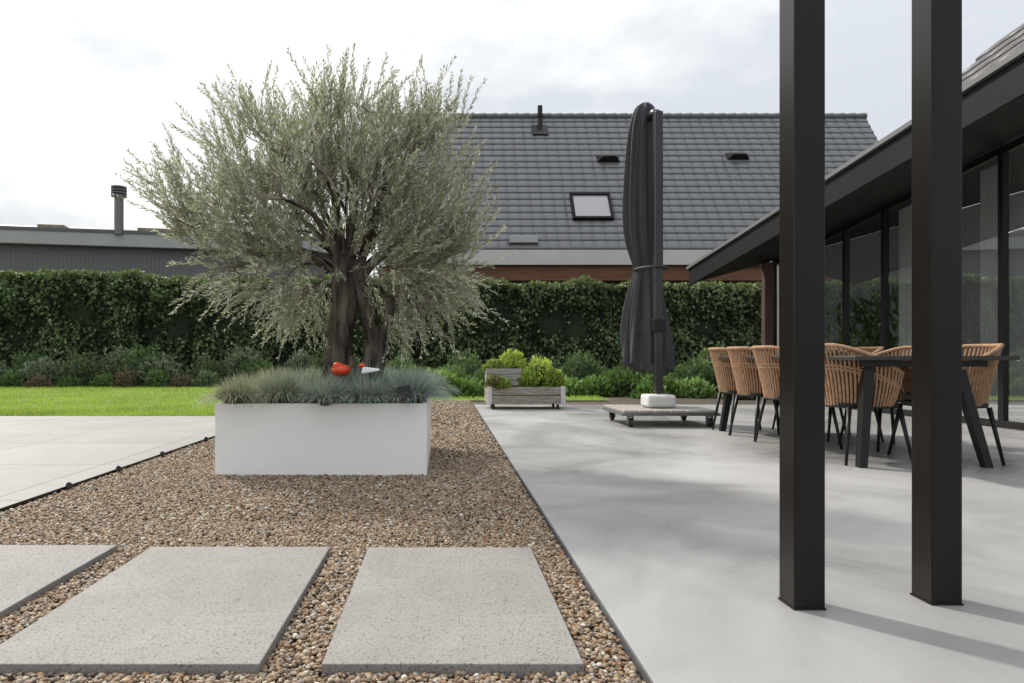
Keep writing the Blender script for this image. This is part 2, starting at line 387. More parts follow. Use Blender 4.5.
# ---------------- olive tree ----------------
TD=5.15; te_c=(-.70,TD,.41)
te=thing('olive_tree',te_c,'old gnarled olive tree with silvery crown growing in white planter','tree')
tb=MB()
def curve(p0,p1,p2,k):
    p0,p1,p2=map(Vector,(p0,p1,p2)); return [p0*(1-t)**2+p1*2*t*(1-t)+p2*t*t for t in [i/k for i in range(k+1)]]
def dens(pts,k=7):
    out=[]; P=[Vector(p) for p in pts]
    for a in range(len(P)-1):
        for i in range(k): out.append(P[a].lerp(P[a+1],i/k))
    out.append(P[-1]); return out
def lerp_r(r,k=7):
    o=[]
    for a in range(len(r)-1):
        for i in range(k): o.append(r[a]+(r[a+1]-r[a])*i/k)
    return o+[r[-1]]
A=[(-.77,5.15,.36),(-.79,5.15,.55),(-.80,5.16,.8),(-.77,5.15,1.05),(-.75,5.14,1.3),(-.73,5.15,1.5)]
tb.tube(dens(A),lerp_r([.125,.095,.088,.08,.085,.06]),32,gn=.27)
B=[(-.58,5.12,.36),(-.56,5.13,.55),(-.52,5.15,.75),(-.54,5.17,.95),(-.60,5.16,1.15),(-.66,5.18,1.35)]
tb.tube(dens(B),lerp_r([.12,.085,.078,.06,.052,.045]),28,gn=.30)
tb.tube(dens([(-.67,5.10,.36),(-.66,5.08,.5),(-.67,5.1,.62),(-.70,5.12,.76)]),lerp_r([.09,.065,.05,.03]),16,gn=.3)
tb.tube(dens([(-.53,5.14,.7),(-.47,5.12,.85),(-.42,5.1,1.0),(-.40,5.1,1.2)]),lerp_r([.055,.042,.035,.03]),16,gn=.25)
def cw(px,py): return ((px-VX)*TD/F, H+(VY-py)*TD/F)
ELL=[]
for (px,py,rx,ry,dy,w) in [(305,200,104,72,0,3.6),(392,200,76,78,.05,3.2),(412,288,52,40,-.1,1.3),(212,195,62,32,0,1.1),(268,262,56,36,-.1,1.2),(298,155,80,44,.1,1.6),(362,132,64,36,0,1.3),(335,258,85,34,.3,.9),(200,228,36,18,.1,.35),(432,240,46,55,-.1,1.2),(300,295,34,22,.1,.35),(432,130,34,30,0,.5)]:
    x,z=cw(px,py); ELL.append((np.array([x,TD+dy,z]),np.array([rx*TD/F,min(.85,rx*TD/F*1.0),ry*TD/F]),w))
limbs=[]
tops=[Vector((-.73,5.15,1.45)),Vector((-.66,5.18,1.32)),Vector((-.40,5.1,1.18)),Vector((-.77,5.15,1.35))]
ws=np.array([e[2] for e in ELL]); ws=ws/ws.sum()
for i in range(36):
    e=ELL[rng.choice(len(ELL),p=ws)] if i>=12 else ELL[i]
    u=rng.normal(size=3); u/=np.linalg.norm(u); tgt=Vector(e[0]+u*e[1]*.6)
    st=min(tops,key=lambda t:(t-tgt).length+random.random()*.25)
    midp=st.lerp(tgt,.45)+Vector((rng.normal()*.1,rng.normal()*.1,.20+rng.normal()*.06))
    c=curve(st,midp,tgt,12)
    c=[p+Vector((mnoise.noise(p*4)*.04,mnoise.noise(p*4+Vector((9,9,9)))*.04,0)) if k else p for k,p in enumerate(c)]
    r0=(.034+.014*random.random()) if i in(0,1,5,6,9) else .016
    tb.tube(c,[r0*(1-.82*k/12) for k in range(13)],7,gn=.08)
    limbs+=c[3:]
LP=np.array([list(p) for p in limbs])
parts=[]; NT=2500; cnt=0; twV=MB()
while cnt<NT:
    e=ELL[rng.choice(len(ELL),p=ws)]
    u=rng.normal(size=3); u/=np.linalg.norm(u); rr=rng.random()**(.42)
    p=e[0]+u*e[1]*rr
    if abs(p[0]+.70)<.20 and p[2]<1.22 and p[1]<5.25: continue
    g=mnoise.noise(Vector(p)*3.1+Vector((3,1,5)))+.4*mnoise.noise(Vector(p)*7)
    if g<-.07+.10*rng.random(): continue
    cen=np.array([-.82,TD,1.55]); o=p-cen; o/=np.linalg.norm(o)
    big=rr>.78; up=p[2]>1.40
    Dd=o*.66+np.array([0,0,.62 if up else -.10])+rng.normal(size=3)*.36; Dd/=np.linalg.norm(Dd)
    L=.14+.15*rng.random()+(.14*rng.random() if big else 0)
    bend=np.array([rng.normal()*.05,rng.normal()*.05,.04 if up else -.08])
    k=int(L/.0165); ts=(np.arange(k)+.5)/k
    Pt=p[None]+Dd[None]*L*ts[:,None]+bend[None]*(ts[:,None]**2)
    Pt=np.repeat(Pt,2,axis=0); m_=len(Pt)
    sd=unit(np.cross(Dd[None],rng.normal(size=(m_,3))))
    LD=Dd[None]*.9+sd*.6
    base=np.array([.35,.37,.21]) if rng.random()<.72 else np.array([.41,.43,.30])
    sh=.74+.5*rng.random()
    C=base[None]*sh*(.7+.6*rng.random((m_,1)))
    sil=rng.random(m_)<.30; C[sil]=np.array([.60,.62,.51])*(.8+.3*rng.random((sil.sum(),1)))
    tsr=np.repeat(ts,2)
    parts.append(leafset(Pt,LD,(.041+.016*rng.random(m_))*(1.05-.35*tsr),.0108,np.clip(C,0,1),cup=.05))
    tip=Vector(p+Dd*L+bend)
    twV.tube([Vector(p),Vector(p+Dd*L*.5+bend*.25),tip],[.0028,.0019,.0009],3,caps=False)
    if cnt%4==0:
        q=LP[np.argmin(((LP-p)**2).sum(1))]
        if np.linalg.norm(q-p)<.6:
            mm=(q+p)/2+rng.normal(size=3)*.02
            twV.tube([q,mm,p],[.008,.006,.003],4,caps=False)
    cnt+=1
build(tb,'trunk',M_bark,te,te_c,smooth=True)
build(twV,'twigs',M_twig,te,te_c)
V,Fc,C=joinnp(parts); npmesh('crown',V,Fc,M_leaf,C,te,te_c)

# ---------------- ornaments and lamps in planter ----------------
c=W(341,368,4.80); c=(c[0],4.80,.63)
e=thing('garden_ornament',c,'rounded orange red ornament on stake among planter grass','ornament')
build(MB().ball((0,0,.035),(.068,.055,.042)).ball((-.025,0,.062),(.04,.035,.03)),'body',M_orange,e,smooth=True)
build(MB().tube([(-.05,0,.065),(-.068,-.01,.09),(-.07,-.01,.112)],[.018,.012,.003],10),'stem_tip',M_bark,e,smooth=True)
build(MB().tube([(0,0,-.24),(0,0,0)],.006,8),'stake',M_black,e)
c=W(370,370,4.72); c=(c[0],4.72,.64)
e=thing('garden_ornament',c,'small white wedge ornament with red edge in planter','ornament')
build(MB().hexa([(-.06,-.02,.0),(.065,-.02,.02),(.065,.02,.02),(-.06,.02,.0),(-.05,-.015,.05),(.07,-.015,.035),(.07,.015,.035),(-.05,.015,.05)]),'body',M_white,e,bevel=.012)
build(MB().ball((-.055,-.0,.058),(.022,.02,.014)),'red_edge',M_orange,e,smooth=True)
build(MB().tube([(0,0,-.25),(0,0,.02)],.005,8),'stake',M_black,e)
c=(-.24,4.37,.475)
e=thing('spotlight',c,'black box spotlight tilted up beside grass in planter','lamp')
Mx=Matrix.Rotation(math.radians(-18),4,'X')@Matrix.Rotation(math.radians(-14),4,'Y')
build(MB().box(-.043,.043,-.022,.02,.0,.10,Mx),'lamp_head',M_black,e,bevel=.006)
build(MB().tube([(0,.14,-.07),(0,.11,.02),(0,.01,.03)],.008,8),'stake',M_black,e)
for i,(px,py) in enumerate([(208,440),(160,455),(118,470),(73,487)]):
    d=512/(py-358); c=(-2.175,d,-.02)
    e=thing('ground_spotlight',c,'small black garden spotlight at edge of gravel bed','lamp','garden spotlights along the gravel edge')
    build(MB().tube([(0,0,0),(0,0,.028)],.006,8),'stake',M_black,e)
    build(MB().tube([(-.006,.015,.020),(0,-.003,.028),(.006,-.02,.036)],[.013,.016,.017],10),'lamp_head',M_black,e)

# ---------------- leafy masses ----------------
def bush(name,c,r,n,L,col,label,cat,group,upb=.4,wr=.55):
    e=thing(name,c,label,cat,group)
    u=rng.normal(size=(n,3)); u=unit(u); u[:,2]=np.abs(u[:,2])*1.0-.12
    rr=(.6+.42*rng.random(n)**.6)
    lump=np.array([mnoise.noise(Vector(a)*2.3+Vector((c[0],c[1],0))) for a in u])
    rr*=1+.38*lump
    P=np.array(c)[None]+u*np.array(r)[None]*rr[:,None]; P[:,2]=np.maximum(P[:,2],c[2]+.01)
    D=u*.6+rng.normal(size=(n,3))*.6+np.array([[0,0,upb]])
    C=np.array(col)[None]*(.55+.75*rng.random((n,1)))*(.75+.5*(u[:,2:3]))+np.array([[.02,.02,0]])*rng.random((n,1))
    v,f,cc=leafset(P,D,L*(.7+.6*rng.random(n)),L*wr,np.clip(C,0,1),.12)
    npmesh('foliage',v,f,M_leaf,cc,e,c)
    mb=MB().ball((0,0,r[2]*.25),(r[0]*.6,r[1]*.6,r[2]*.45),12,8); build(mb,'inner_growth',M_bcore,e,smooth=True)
    return e
def hedge(x0,x1,y,z1,th,label):
    c=((x0+x1)/2,y+th/2,-.05); e=thing('ivy_hedge',c,label,'hedge','ivy hedges along the garden boundary')
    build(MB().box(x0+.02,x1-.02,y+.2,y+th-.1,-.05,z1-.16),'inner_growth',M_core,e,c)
    area=(x1-x0)*z1; n=int(area*310)
    x=x0+rng.random(n)*(x1-x0); z=rng.random(n)*z1
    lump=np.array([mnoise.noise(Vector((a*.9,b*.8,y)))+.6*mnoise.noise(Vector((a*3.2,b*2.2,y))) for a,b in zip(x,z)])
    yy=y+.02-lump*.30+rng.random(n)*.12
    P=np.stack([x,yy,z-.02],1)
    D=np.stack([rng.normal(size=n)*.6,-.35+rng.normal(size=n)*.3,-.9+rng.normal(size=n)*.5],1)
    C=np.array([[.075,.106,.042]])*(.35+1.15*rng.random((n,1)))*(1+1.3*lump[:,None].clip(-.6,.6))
    hl=rng.random(n)<.16; C[hl]=np.array([.22,.28,.13])
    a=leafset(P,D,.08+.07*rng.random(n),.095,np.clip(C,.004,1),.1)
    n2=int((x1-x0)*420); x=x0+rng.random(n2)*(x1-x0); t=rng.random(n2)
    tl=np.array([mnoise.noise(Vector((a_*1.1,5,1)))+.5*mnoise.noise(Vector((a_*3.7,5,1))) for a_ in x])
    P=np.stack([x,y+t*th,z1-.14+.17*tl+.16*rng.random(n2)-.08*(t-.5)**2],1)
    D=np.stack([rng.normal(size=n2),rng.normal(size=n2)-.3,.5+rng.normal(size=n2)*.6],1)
    C=np.array([[.13,.175,.06]])*(.6+1.0*rng.random((n2,1)))  # lit hedge top put into the colour as paler leaves
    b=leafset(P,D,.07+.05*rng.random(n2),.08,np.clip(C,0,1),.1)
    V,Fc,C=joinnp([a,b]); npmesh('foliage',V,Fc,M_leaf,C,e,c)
hedge(-15.5,-8.8,19.5,3.22,.6,'dense dark green ivy hedge behind low bushes')
hedge(-8.8,-1.0,19.7,3.06,.6,'dense dark green ivy hedge behind low bushes')
hedge(-1.0,6.0,20.0,2.98,.6,'dense dark green ivy hedge below brown timber eave')
hedge(6.0,10.5,20.2,2.95,.6,'dense dark green ivy hedge beyond the glazed house')
greens=[(.12,.16,.075),(.18,.215,.13),(.10,.16,.06),(.19,.23,.145)]
xs=np.linspace(-13.2,-3.2,13)
for i,x in enumerate(xs):
    col=greens[i%4]; r=.5+.3*random.random(); h=.65+.65*random.random()
    bush('shrub',(x+random.uniform(-.25,.25),18.4+random.uniform(-.2,.3),-.04),(r,.5,h),1500,.10,col,'rounded green shrub in bed below ivy hedge','shrub','shrubs along the hedge bed')
for i in range(15):
    x=-12.6+i*.72+random.uniform(-.15,.15)
    col=random.choice([(.15,.25,.06),(.19,.14,.09),(.17,.24,.12),(.12,.21,.06)])
    bush('low_plant',(x,17.9+random.uniform(-.15,.1),-.04),(.32,.25,.25+.3*random.random()),420,.10,col,'low leafy perennial at the edge of the lawn','plant','low perennials along the lawn edge',.9,.4)
spec=[(-.1,13.6,.45,.55,(.10,.16,.03)),(.45,13.5,.4,.36,(.07,.12,.03)),(.2,14.6,.5,.6,(.06,.10,.03)),(-.7,14,.5,.6,(.06,.11,.02)),(1.0,14.6,.5,.6,(.05,.08,.03)),(1.8,14.8,.5,.5,(.08,.13,.03)),
(2.5,14.0,.45,.36,(.09,.15,.04)),(3.1,14.1,.4,.4,(.07,.12,.03)),(3.7,14.3,.5,.55,(.05,.085,.025)),(4.4,14.0,.45,.45,(.07,.11,.03)),(5.0,13.7,.4,.36,(.10,.16,.05)),(5.4,14.6,.5,.8,(.05,.08,.03)),(6.2,14.8,.5,.8,(.06,.09,.03)),(2.2,16.5,.6,.85,(.05,.08,.03)),(3.4,16.8,.6,.95,(.05,.08,.03)),(4.8,16.8,.6,1.05,(.05,.08,.03)),(.6,17,.6,.95,(.05,.08,.03)),(-1.2,17,.6,.9,(.05,.08,.03)),(-2.3,17.5,.6,.9,(.05,.08,.03)),(6.8,17,.6,1.2,(.05,.08,.03)),(5.7,13.1,.3,.35,(.11,.15,.05)),(4.0,13.3,.28,.3,(.06,.12,.03))]
for x,y,r,h,col in spec:
    col=tuple(q*1.9 for q in col)
    bush('garden_plant',(x,y,-.04),(r,r*.9,h),1300 if r>.42 else 800,.12,col,'leafy green garden plant in bed before ivy hedge','plant','leafy plants in the rear bed',.8,.42)

# ---------------- tiered crate planter ----------------
d0=9.95; c=(1.2,d0+.35,0)
e=thing('crate_planter',c,'tiered weathered wooden crate planter on castors with herbs','planter')
x0,x1=.63,1.77
mb=MB()
for k in range(2): mb.box(x0+.07,x1-.07,d0,d0+.025,.085+k*.125,.085+k*.125+.115).box(x0+.07,x1-.07,d0+.6,d0+.625,.085+k*.125,.085+k*.125+.115)
for k in range(2): mb.box(x0+.002,x0+.027,d0+.03,d0+.6,.085+k*.125,.2+k*.125).box(x1-.027,x1-.002,d0+.03,d0+.6,.085+k*.125,.2+k*.125)
mb.box(x0+.03,x1-.03,d0+.03,d0+.595,.09,.11)
build(mb,'crate_boards',M_wood2,e,c,bevel=.003)
for x in(x0,x1-.068): 
    for y in(d0-.006,d0+.57): build(MB().box(x,x+.068,y,y+.05,.075,.335),'corner_post',M_palew,e,c,bevel=.004)
mb=MB(); mb.box(x0+.03,x1-.03,d0+.03,d0+.57,.2,.29); build(mb,'soil',M_soil,e,c)
mb=MB()
for k in range(3): mb.box(x0+.0,x0+.52,d0+.14,d0+.165,.345+k*.085,.345+k*.085+.076)
for k in range(3): mb.box(x0+.0,x0+.022,d0+.17,d0+.55,.345+k*.085,.421+k*.085).box(x0+.498,x0+.52,d0+.17,d0+.55,.345+k*.085,.421+k*.085)
for k in range(3): mb.box(x0+.0,x0+.52,d0+.555,d0+.58,.345+k*.085,.421+k*.085)
mb.box(x0+.025,x0+.495,d0+.17,d0+.55,.35,.55)
build(mb,'upper_crate',M_wood,e,c,bevel=.003)
for x in(x0+.1,x1-.1):
    for y in(d0+.08,d0+.5):
        w=MB().tube([(x-.015,y,.036),(x+.015,y,.036)],.035,14); build(w,'castor',M_rub,e,c)
for (x,y,z,r,h,col) in [(1.42,10.22,.28,.26,.52,(.38,.50,.09)),(1.24,10.12,.28,.14,.30,(.32,.44,.08)),(.76,10.3,.55,.16,.16,(.30,.38,.10)),(1.03,10.35,.55,.20,.34,(.42,.54,.10)),(1.64,10.15,.28,.16,.32,(.28,.38,.07)),(.74,10.03,.32,.12,.16,(.26,.25,.10)),(.85,10.02,.30,.12,.14,(.30,.40,.10))]:
    bush('herb_plant',(x,y,z),(r,r*.7,h),850,.06,col,'bright green herb growing in wooden crate planter','plant','herbs in the crate planter',.9,.5)

# ---------------- parasol ----------------
PD=7.8; pm=F/PD
c=((657-VX)/pm,PD,.2)
e=thing('parasol',c,'folded dark grey cantilever parasol standing on wheeled trolley','parasol')
mx=(658-VX)/pm; zt=H+(VY-112)/pm
build(MB().box(mx-.045,mx+.045,PD-.05,PD+.05,.36,zt),'mast',M_mast,e,c,bevel=.01)
build(MB().box(mx-.16,mx+.16,PD-.16,PD+.16,.19,.335),'base_cover',M_blk,e,c,bevel=.03)
PC=PD+.33; pc=F/PC
prof=[(103,646,3),(105,645,8),(112,644,11),(125,642,13),(145,641,14),(180,640,15),(220,640,17),(245,642,16),(262,645,14),(270,646,12),(278,646,14),(300,646,19),(325,646,23),(345,647,25),(358,647,25),(368,647,24)]
nn=96; vs=[];fs=[]
for i,(py,px,hw) in enumerate(prof):
    cx=(px-VX)/pc; cz=H+(VY-py)/pc
    for j in range(nn):
        a=2*math.pi*j/nn
        fold=1+.17*math.cos(8*a+.6+.25*math.sin(i*.7))+.07*math.cos(19*a+i*.5)+.05*math.sin(3*a+i)
        if 260<py<280: fold=1+(fold-1)*.5
        r=hw/pc*fold/1.12
        z=cz+(0 if i<len(prof)-2 else .05*math.cos(8*a+1)-.05*math.cos(a))
        vs.append((cx+r*math.cos(a),PC+r*.85*math.sin(a),z))
for i in range(len(prof)-1):
    for j in range(nn):
        fs.append((i*nn+j,i*nn+(j+1)%nn,(i+1)*nn+(j+1)%nn,(i+1)*nn+j))
fs.append(tuple(range(nn))); fs.append(tuple((len(prof)-1)*nn+j for j in range(nn-1,-1,-1)))
o=build(MB().add(vs,fs),'canopy',M_cloth,e,c,smooth=True)
sb=o.modifiers.new('s','SUBSURF'); sb.levels=1; sb.render_levels=1
cx=(648-VX)/pc; cz=H+(VY-270)/pc
build(MB().tube([(cx+.17*math.cos(a),PC-.10+.30*math.sin(a),cz+.01*math.sin(a)) for a in np.linspace(0,6.283,25)[:-1]],.014,6,closed=True),'tie_strap',M_rub,e,c)
build(MB().tube([(mx,PD,zt-.02),(mx-.02,PD+.1,zt+.03),(cx,PC,zt-.0)],[.045,.045,.03],10),'top_arm',M_mast,e,c,smooth=True)
build(MB().box(mx-.065,mx+.065,PD-.075,PD+.065,1.05,1.2),'handle_bracket',M_black,e,c,bevel=.01)
d0=7.35; x0,x1=1.92,2.98; c=((x0+x1)/2,d0+.45,0)
e=thing('parasol_trolley',c,'low wheeled platform of weathered boards carrying folded parasol','trolley')
mb=MB()
mb.box(x0,x1,d0,d0+.04,.125,.155).box(x0,x1,d0+.9,d0+.94,.125,.155).box(x0,x0+.04,d0+.042,d0+.898,.125,.155).box(x1-.04,x1,d0+.042,d0+.898,.125,.155)
build(mb,'frame',M_galv,e,c,bevel=.004)
mb=MB(); wd_=(x1-x0-.04)/6
for i in range(6):
    xx=x0+.02+i*wd_; mb.box(xx,xx+wd_-.012,d0-.005,d0+.945,.157,.185)
build(mb,'deck_boards',M_wood,e,c,bevel=.005)
for x in(x0+.10,x1-.10):
    for y in(d0+.06,d0+.86):
        build(MB().tube([(x-.02,y,.052),(x+.02,y,.052)],.051,18),'castor',M_rub,e,c,bevel=.004)
        build(MB().box(x-.032,x-.024,y-.03,y+.03,.04,.123).box(x+.024,x+.032,y-.03,y+.03,.04,.123).box(x-.023,x+.023,y-.03,y+.03,.11,.123),'castor_fork',M_galv,e,c)

# ---------------- dining table ----------------
tx0,tx1,ty0,ty1=2.74,3.84,4.55,7.15; tz=.765
c=((tx0+tx1)/2,(ty0+ty1)/2,0)
e=thing('dining_table',c,'long black outdoor dining table with slanted legs','table')
build(MB().box(tx0,tx1,ty0,ty1,tz-.03,tz),'tabletop',M_ttop,e,c,bevel=.008)
build(MB().box(tx0+.12,tx1-.12,ty0+.12,ty0+.16,tz-.075,tz-.032).box(tx0+.12,tx1-.12,ty1-.16,ty1-.12,tz-.075,tz-.032).box(tx0+.5,tx0+.56,ty0+.165,ty1-.165,tz-.075,tz-.032),'frame',M_black,e,c)
def leg(x,y,xt,yt,a=.035,b=.028,z1=tz-.032):
    return [(x-b,y-b,0),(x+b,y-b,0),(x+b,y+b,0),(x-b,y+b,0),(xt-a,yt-a,z1),(xt+a,yt-a,z1),(xt+a,yt+a,z1),(xt-a,yt+a,z1)]
for x,xt in((2.86,2.95),(3.72,3.56)):
    for y,yt in((4.68,4.76),(7.02,6.94)):
        build(MB().hexa(leg(x,y,xt,yt)),'leg',M_black,e,c,bevel=.004)
o=build(MB().ball((0,0,0),(.10,.10,.03)),'bowl',M_black,None,smooth=True,loc=(3.15,5.6,tz+.028)); tag(o,'shallow dark bowl on the dining table','bowl')

# ---------------- chairs ----------------
def chairparts():
    back=MB(); rim=MB()
    n=46; tops=[];bots=[];mids=[]
    for i in range(n):
        ph=math.radians(-118+236*i/(n-1)); w=abs(ph)/math.radians(118)
        R=lambda r:( -r*math.cos(ph)*(1.0), r*math.sin(ph)*(.98))
        zt=.84-.20*max(0,(w-.28)/.72)**1.4
        ox=.03
        xt,yt=R(.315); xm,ym=R(.285); xb,yb=R(.245)
        sx=-.035*(1-w)
        tops.append(Vector((xt+sx+ox,yt,zt))); mids.append(Vector((xm+ox,ym,(zt+.42)/2-.02))); bots.append(Vector((xb+ox,yb,.405)))
    for a,b_,c_ in zip(tops,mids,bots):
        back.tube(curve(a,b_*2-(a+c_)/2,c_,4),.0095,5,caps=False)
    rim.tube(tops,.016,8)
    ring=MB().tube(bots,.011,6)
    for f in (.3,.36): 
        back.tube([a.lerp(c_,f)+ (b_-(a+c_)/2)*.9 for a,b_,c_ in zip(tops,mids,bots)],.009,5)
    pts=[]
    for j in range(28):
        a=2*math.pi*j/28; ca,sa=math.cos(a),math.sin(a); k=(abs(ca)**3+abs(sa)**3)**(-1/3); pts.append((.03+.235*k*ca,.235*k*sa))
    seat=MB()
    vs=[(x*s,y*s,z) for s,z in((.98,.395),(1,.40),(1,.43)) for x,y in pts]
    fs=[tuple(range(27,-1,-1))]+[(r*28+j,r*28+(j+1)%28,(r+1)*28+(j+1)%28,(r+1)*28+j) for r in range(2) for j in range(28)]+[tuple(56+j for j in range(28))]
    seat.add(vs,fs)
    cu=MB(); lv=[(.9,.432),(.99,.445),(1,.465),(.95,.485),(.8,.492)]
    vs=[(x*s*.93+.005,y*s*.93,z) for s,z in lv for x,y in pts]
    fs=[tuple(range(27,-1,-1))]+[(r*28+j,r*28+(j+1)%28,(r+1)*28+(j+1)%28,(r+1)*28+j) for r in range(4) for j in range(28)]+[tuple(112+j for j in range(28))]
    cu.add(vs,fs)
    return back,rim,ring,seat,cu
ch=thing('dining_chair',(0,0,0),'tan woven rope armchair with black legs at dining table','chair','rope armchairs around the table')
bk,rm,rg,st,cu=chairparts()
build(bk,'backrest',M_tan,ch,smooth=True); build(rm,'armrest_rim',M_tan,ch,smooth=True); build(rg,'lower_frame',M_black,ch,smooth=True)
build(st,'seat',M_black,ch); build(cu,'cushion',M_cush,ch,smooth=True)
for sx in(-1,1):
    for sy in(-1,1):
        build(MB().tube([(.03+.245*sx,.25*sy,0),(.03+.185*sx,.195*sy,.40)],[.010,.017],8),'leg',M_black,ch,smooth=True)
chpos=[(3.00,5.02,.06),(2.99,5.85,-.03),(2.99,6.38,.04),(3.02,6.90,-.05),(3.70,5.02,math.pi-.05),(3.72,5.70,math.pi+.04),(3.70,6.34,math.pi),(3.72,6.92,math.pi-.04)]
kids=list(ch.children)
for i,(x,y,r) in enumerate(chpos):
    if i==0: o=ch
    else:
        o=ch.copy(); COL.objects.link(o)
        for k in kids:
            kk=k.copy(); kk.parent=o; COL.objects.link(kk)
    o.location=(x,y,0); o.rotation_euler=(0,0,r)

# ---------------- tiled roofs ----------------
def tiles(P0,U,Vv,nu,nv,shade=(.135,.135,.142),lift=.048,g=.0015):
    P0=np.array(P0,float);U=np.array(U,float);Vv=np.array(Vv,float)
    Nn=np.cross(U,Vv); Nn/=np.linalg.norm(Nn)
    du=U/nu;dv=Vv/nv; VS=[];FS=[];CS=[];o=0
    for r in range(nv):
        for q in range(nu):
            b=P0+du*q+dv*r
            l=lift*(1+.01*rng.normal())
            a0=b+du*g; a1=b+du*(1-g)
            up=dv*.10
            vs=[a0-Nn*.01,a1-Nn*.01,a0+Nn*l*.65,a1+Nn*l*.65,a0+up+Nn*l,a1+up+Nn*l,a0+dv*1.05+Nn*.008,a1+dv*1.05+Nn*.008,a0+dv-Nn*.01,a1+dv-Nn*.01]
            VS+=vs; FS+=[(o,o+1,o+3,o+2),(o+2,o+3,o+5,o+4),(o+4,o+5,o+7,o+6),(o+8,o,o+4,o+6),(o+1,o+9,o+7,o+5)]
            cc=np.array(shade)*(.96+.08*rng.random()); CS+=[cc]*10; o+=10
    return np.array(VS),np.array(FS),np.array(CS)
c=(8.5,26,-.05); e=thing('neighbour_house',c,'house with large dark grey tiled roof beyond ivy hedge','house')
xl,xr=-2.3,17.25; ye,yr=24.0,28.0; ze=H+(VY-248)/F*24; zr=H+(VY-117)/F*28
build(MB().box(xl+.2,xr-.2,ye+.45,32,-.05,ze-.1),'wall',mat('brick_wall',(.12,.10,.09),.9,.2,4,bump=.3),e,c)
v,f,cc=tiles((xl,ye,ze),(xr-xl,0,0),(0,yr-ye,zr-ze),46,21)
rf=npmesh('roof',v,f,M_tile,cc,e,c)
build(MB().hexa([(xl,ye,ze-.08),(xr,ye,ze-.08),(xr,yr,zr-.08),(xl,yr,zr-.08),(xl,ye,ze-.015),(xr,ye,ze-.015),(xr,yr,zr-.015),(xl,yr,zr-.015)]).hexa([(xl,yr,zr-.05),(xr,yr,zr-.05),(xr,32,ze-.05),(xl,32,ze-.05),(xl,yr,zr-.0),(xr,yr,zr),(xr,32,ze),(xl,32,ze)]),'roof_deck',M_dark,e,c)
build(MB().add([(xr-.2,ye+.5,ze-.3),(xr-.2,yr,zr-.1),(xr-.2,31.6,ze-.3)],[(0,1,2)]).add([(xl+.2,ye+.5,ze-.3),(xl+.2,yr,zr-.1),(xl+.2,31.6,ze-.3)],[(0,1,2)]),'gable_wall',M_dark,e,c)
mb=MB(); k=44
for i in range(k):
    xx=xl+(xr-xl)*i/k; mb.tube([(xx,yr,zr+.0),(xx+(xr-xl)/k*1.05,yr,zr+.02)],[.13,.145],10)
build(mb,'ridge_tiles',M_zinc,e,c)
build(MB().box(xl,xr,ye-.22,ye-.02,ze-.62,ze-.10),'fascia',mat('light_fascia',(.50,.49,.465),.6,.06,1),e,c,bevel=.01)
build(MB().tube([(xl,ye-.12,ze-.04),(xr,ye-.12,ze-.04)],.07,10),'gutter',M_zinc,e,c)
build(MB().box(xl,xr,ye-.05,ye+.3,ze-1.15,ze-.64),'timber_beam',M_brown,e,c,bevel=.01)
def onroof(px,py):
    kx=(px-VX)/F; kz=(VY-py)/F; s=(zr-ze)/(yr-ye)
    d=(ze-H-s*ye)/(kz-s); return Vector((kx*d,d,H+kz*d))
sl=math.atan2(zr-ze,yr-ye)
def roofM(p): return Matrix.Translation(p)@Matrix.Rotation(sl,4,'X')
p=onroof(591,208); Mx=roofM(p); w=.74; h=.66
we=bpy.data.objects.new('roof_window',None); COL.objects.link(we); we.parent=e
build(MB().box(-w,w,-h,-h+.1,0,.16,Mx).box(-w,w,h-.12,h,0,.18,Mx).box(-w,-w+.1,-h+.1,h-.12,0,.16,Mx).box(w-.1,w,-h+.1,h-.12,0,.16,Mx),'frame',M_dark,we,c,bevel=.01)
build(MB().box(-w+.1,w-.1,-h+.1,h-.12,.02,.12,Mx),'glass',M_skyl,we,c)
p=onroof(540,132); mb=MB().tube([p-Vector((0,0,.3)),p+Vector((0,0,1.05))],.10,14); mb.box(-.3,.3,-.25,.3,.02,.1,roofM(p)); mb.tube([p+Vector((0,0,.6)),p+Vector((0,0,.72))],.14,14)
build(mb,'vent_pipe',M_black,e,c)
for px,py in((608,160),(737,158)):
    p=onroof(px,py); Mx=roofM(p); build(MB().hexa([Mx@Vector(q) for q in[(-.45,-.15,.03),(.45,-.15,.03),(.45,.25,.03),(-.45,.25,.03),(-.25,-.12,.30),(.25,-.12,.30),(.3,.22,.08),(-.3,.22,.08)]]),'roof_vent',M_black,e,c)
p=onroof(523,241); build(MB().box(p.x-.5,p.x+.5,p.y-.25,p.y,p.z-.1,p.z+.14),'roof_box',M_fascia,e,c,bevel=.02)

# ---------------- left low building ----------------
A0=Vector((-17.8,23.6)); B0=Vector((-4.2,26.5)); ang=math.atan2(B0.y-A0.y,B0.x-A0.x); Ln=(B0-A0).length
e=thing('garage_building',(A0.x,A0.y,-.05),'low grey timber clad outbuilding with flat roof','building',rot=ang)
build(MB().box(0,Ln,.3,6,0,4.85),'wall',M_clad,e)
build(MB().box(-.3,Ln+.2,0,6.2,4.86,5.38),'fascia',M_fascia,e,bevel=.02)
build(MB().box(-.32,Ln+.22,-.03,.02,5.34,5.46).box(-.3,Ln+.2,.03,6.2,5.39,5.43),'roof_trim',M_zinc,e)
build(MB().hexa([(-.3,.5,5.44),(Ln+.1,.5,5.44),(Ln+.1,6,5.44),(-.3,6,5.44),(-.3,1.6,5.78),(Ln-.5,1.6,5.78),(Ln-.5,5,5.78),(-.3,5,5.78)]),'roof',M_zinc,e)
for x in(3.2,6.6,7.4): build(MB().box(x,x+.9,.55,1.2,5.45,5.68),'skylight',mat('skylight_frame',(.25,.2,.12),.4,.3,3),e,bevel=.02)
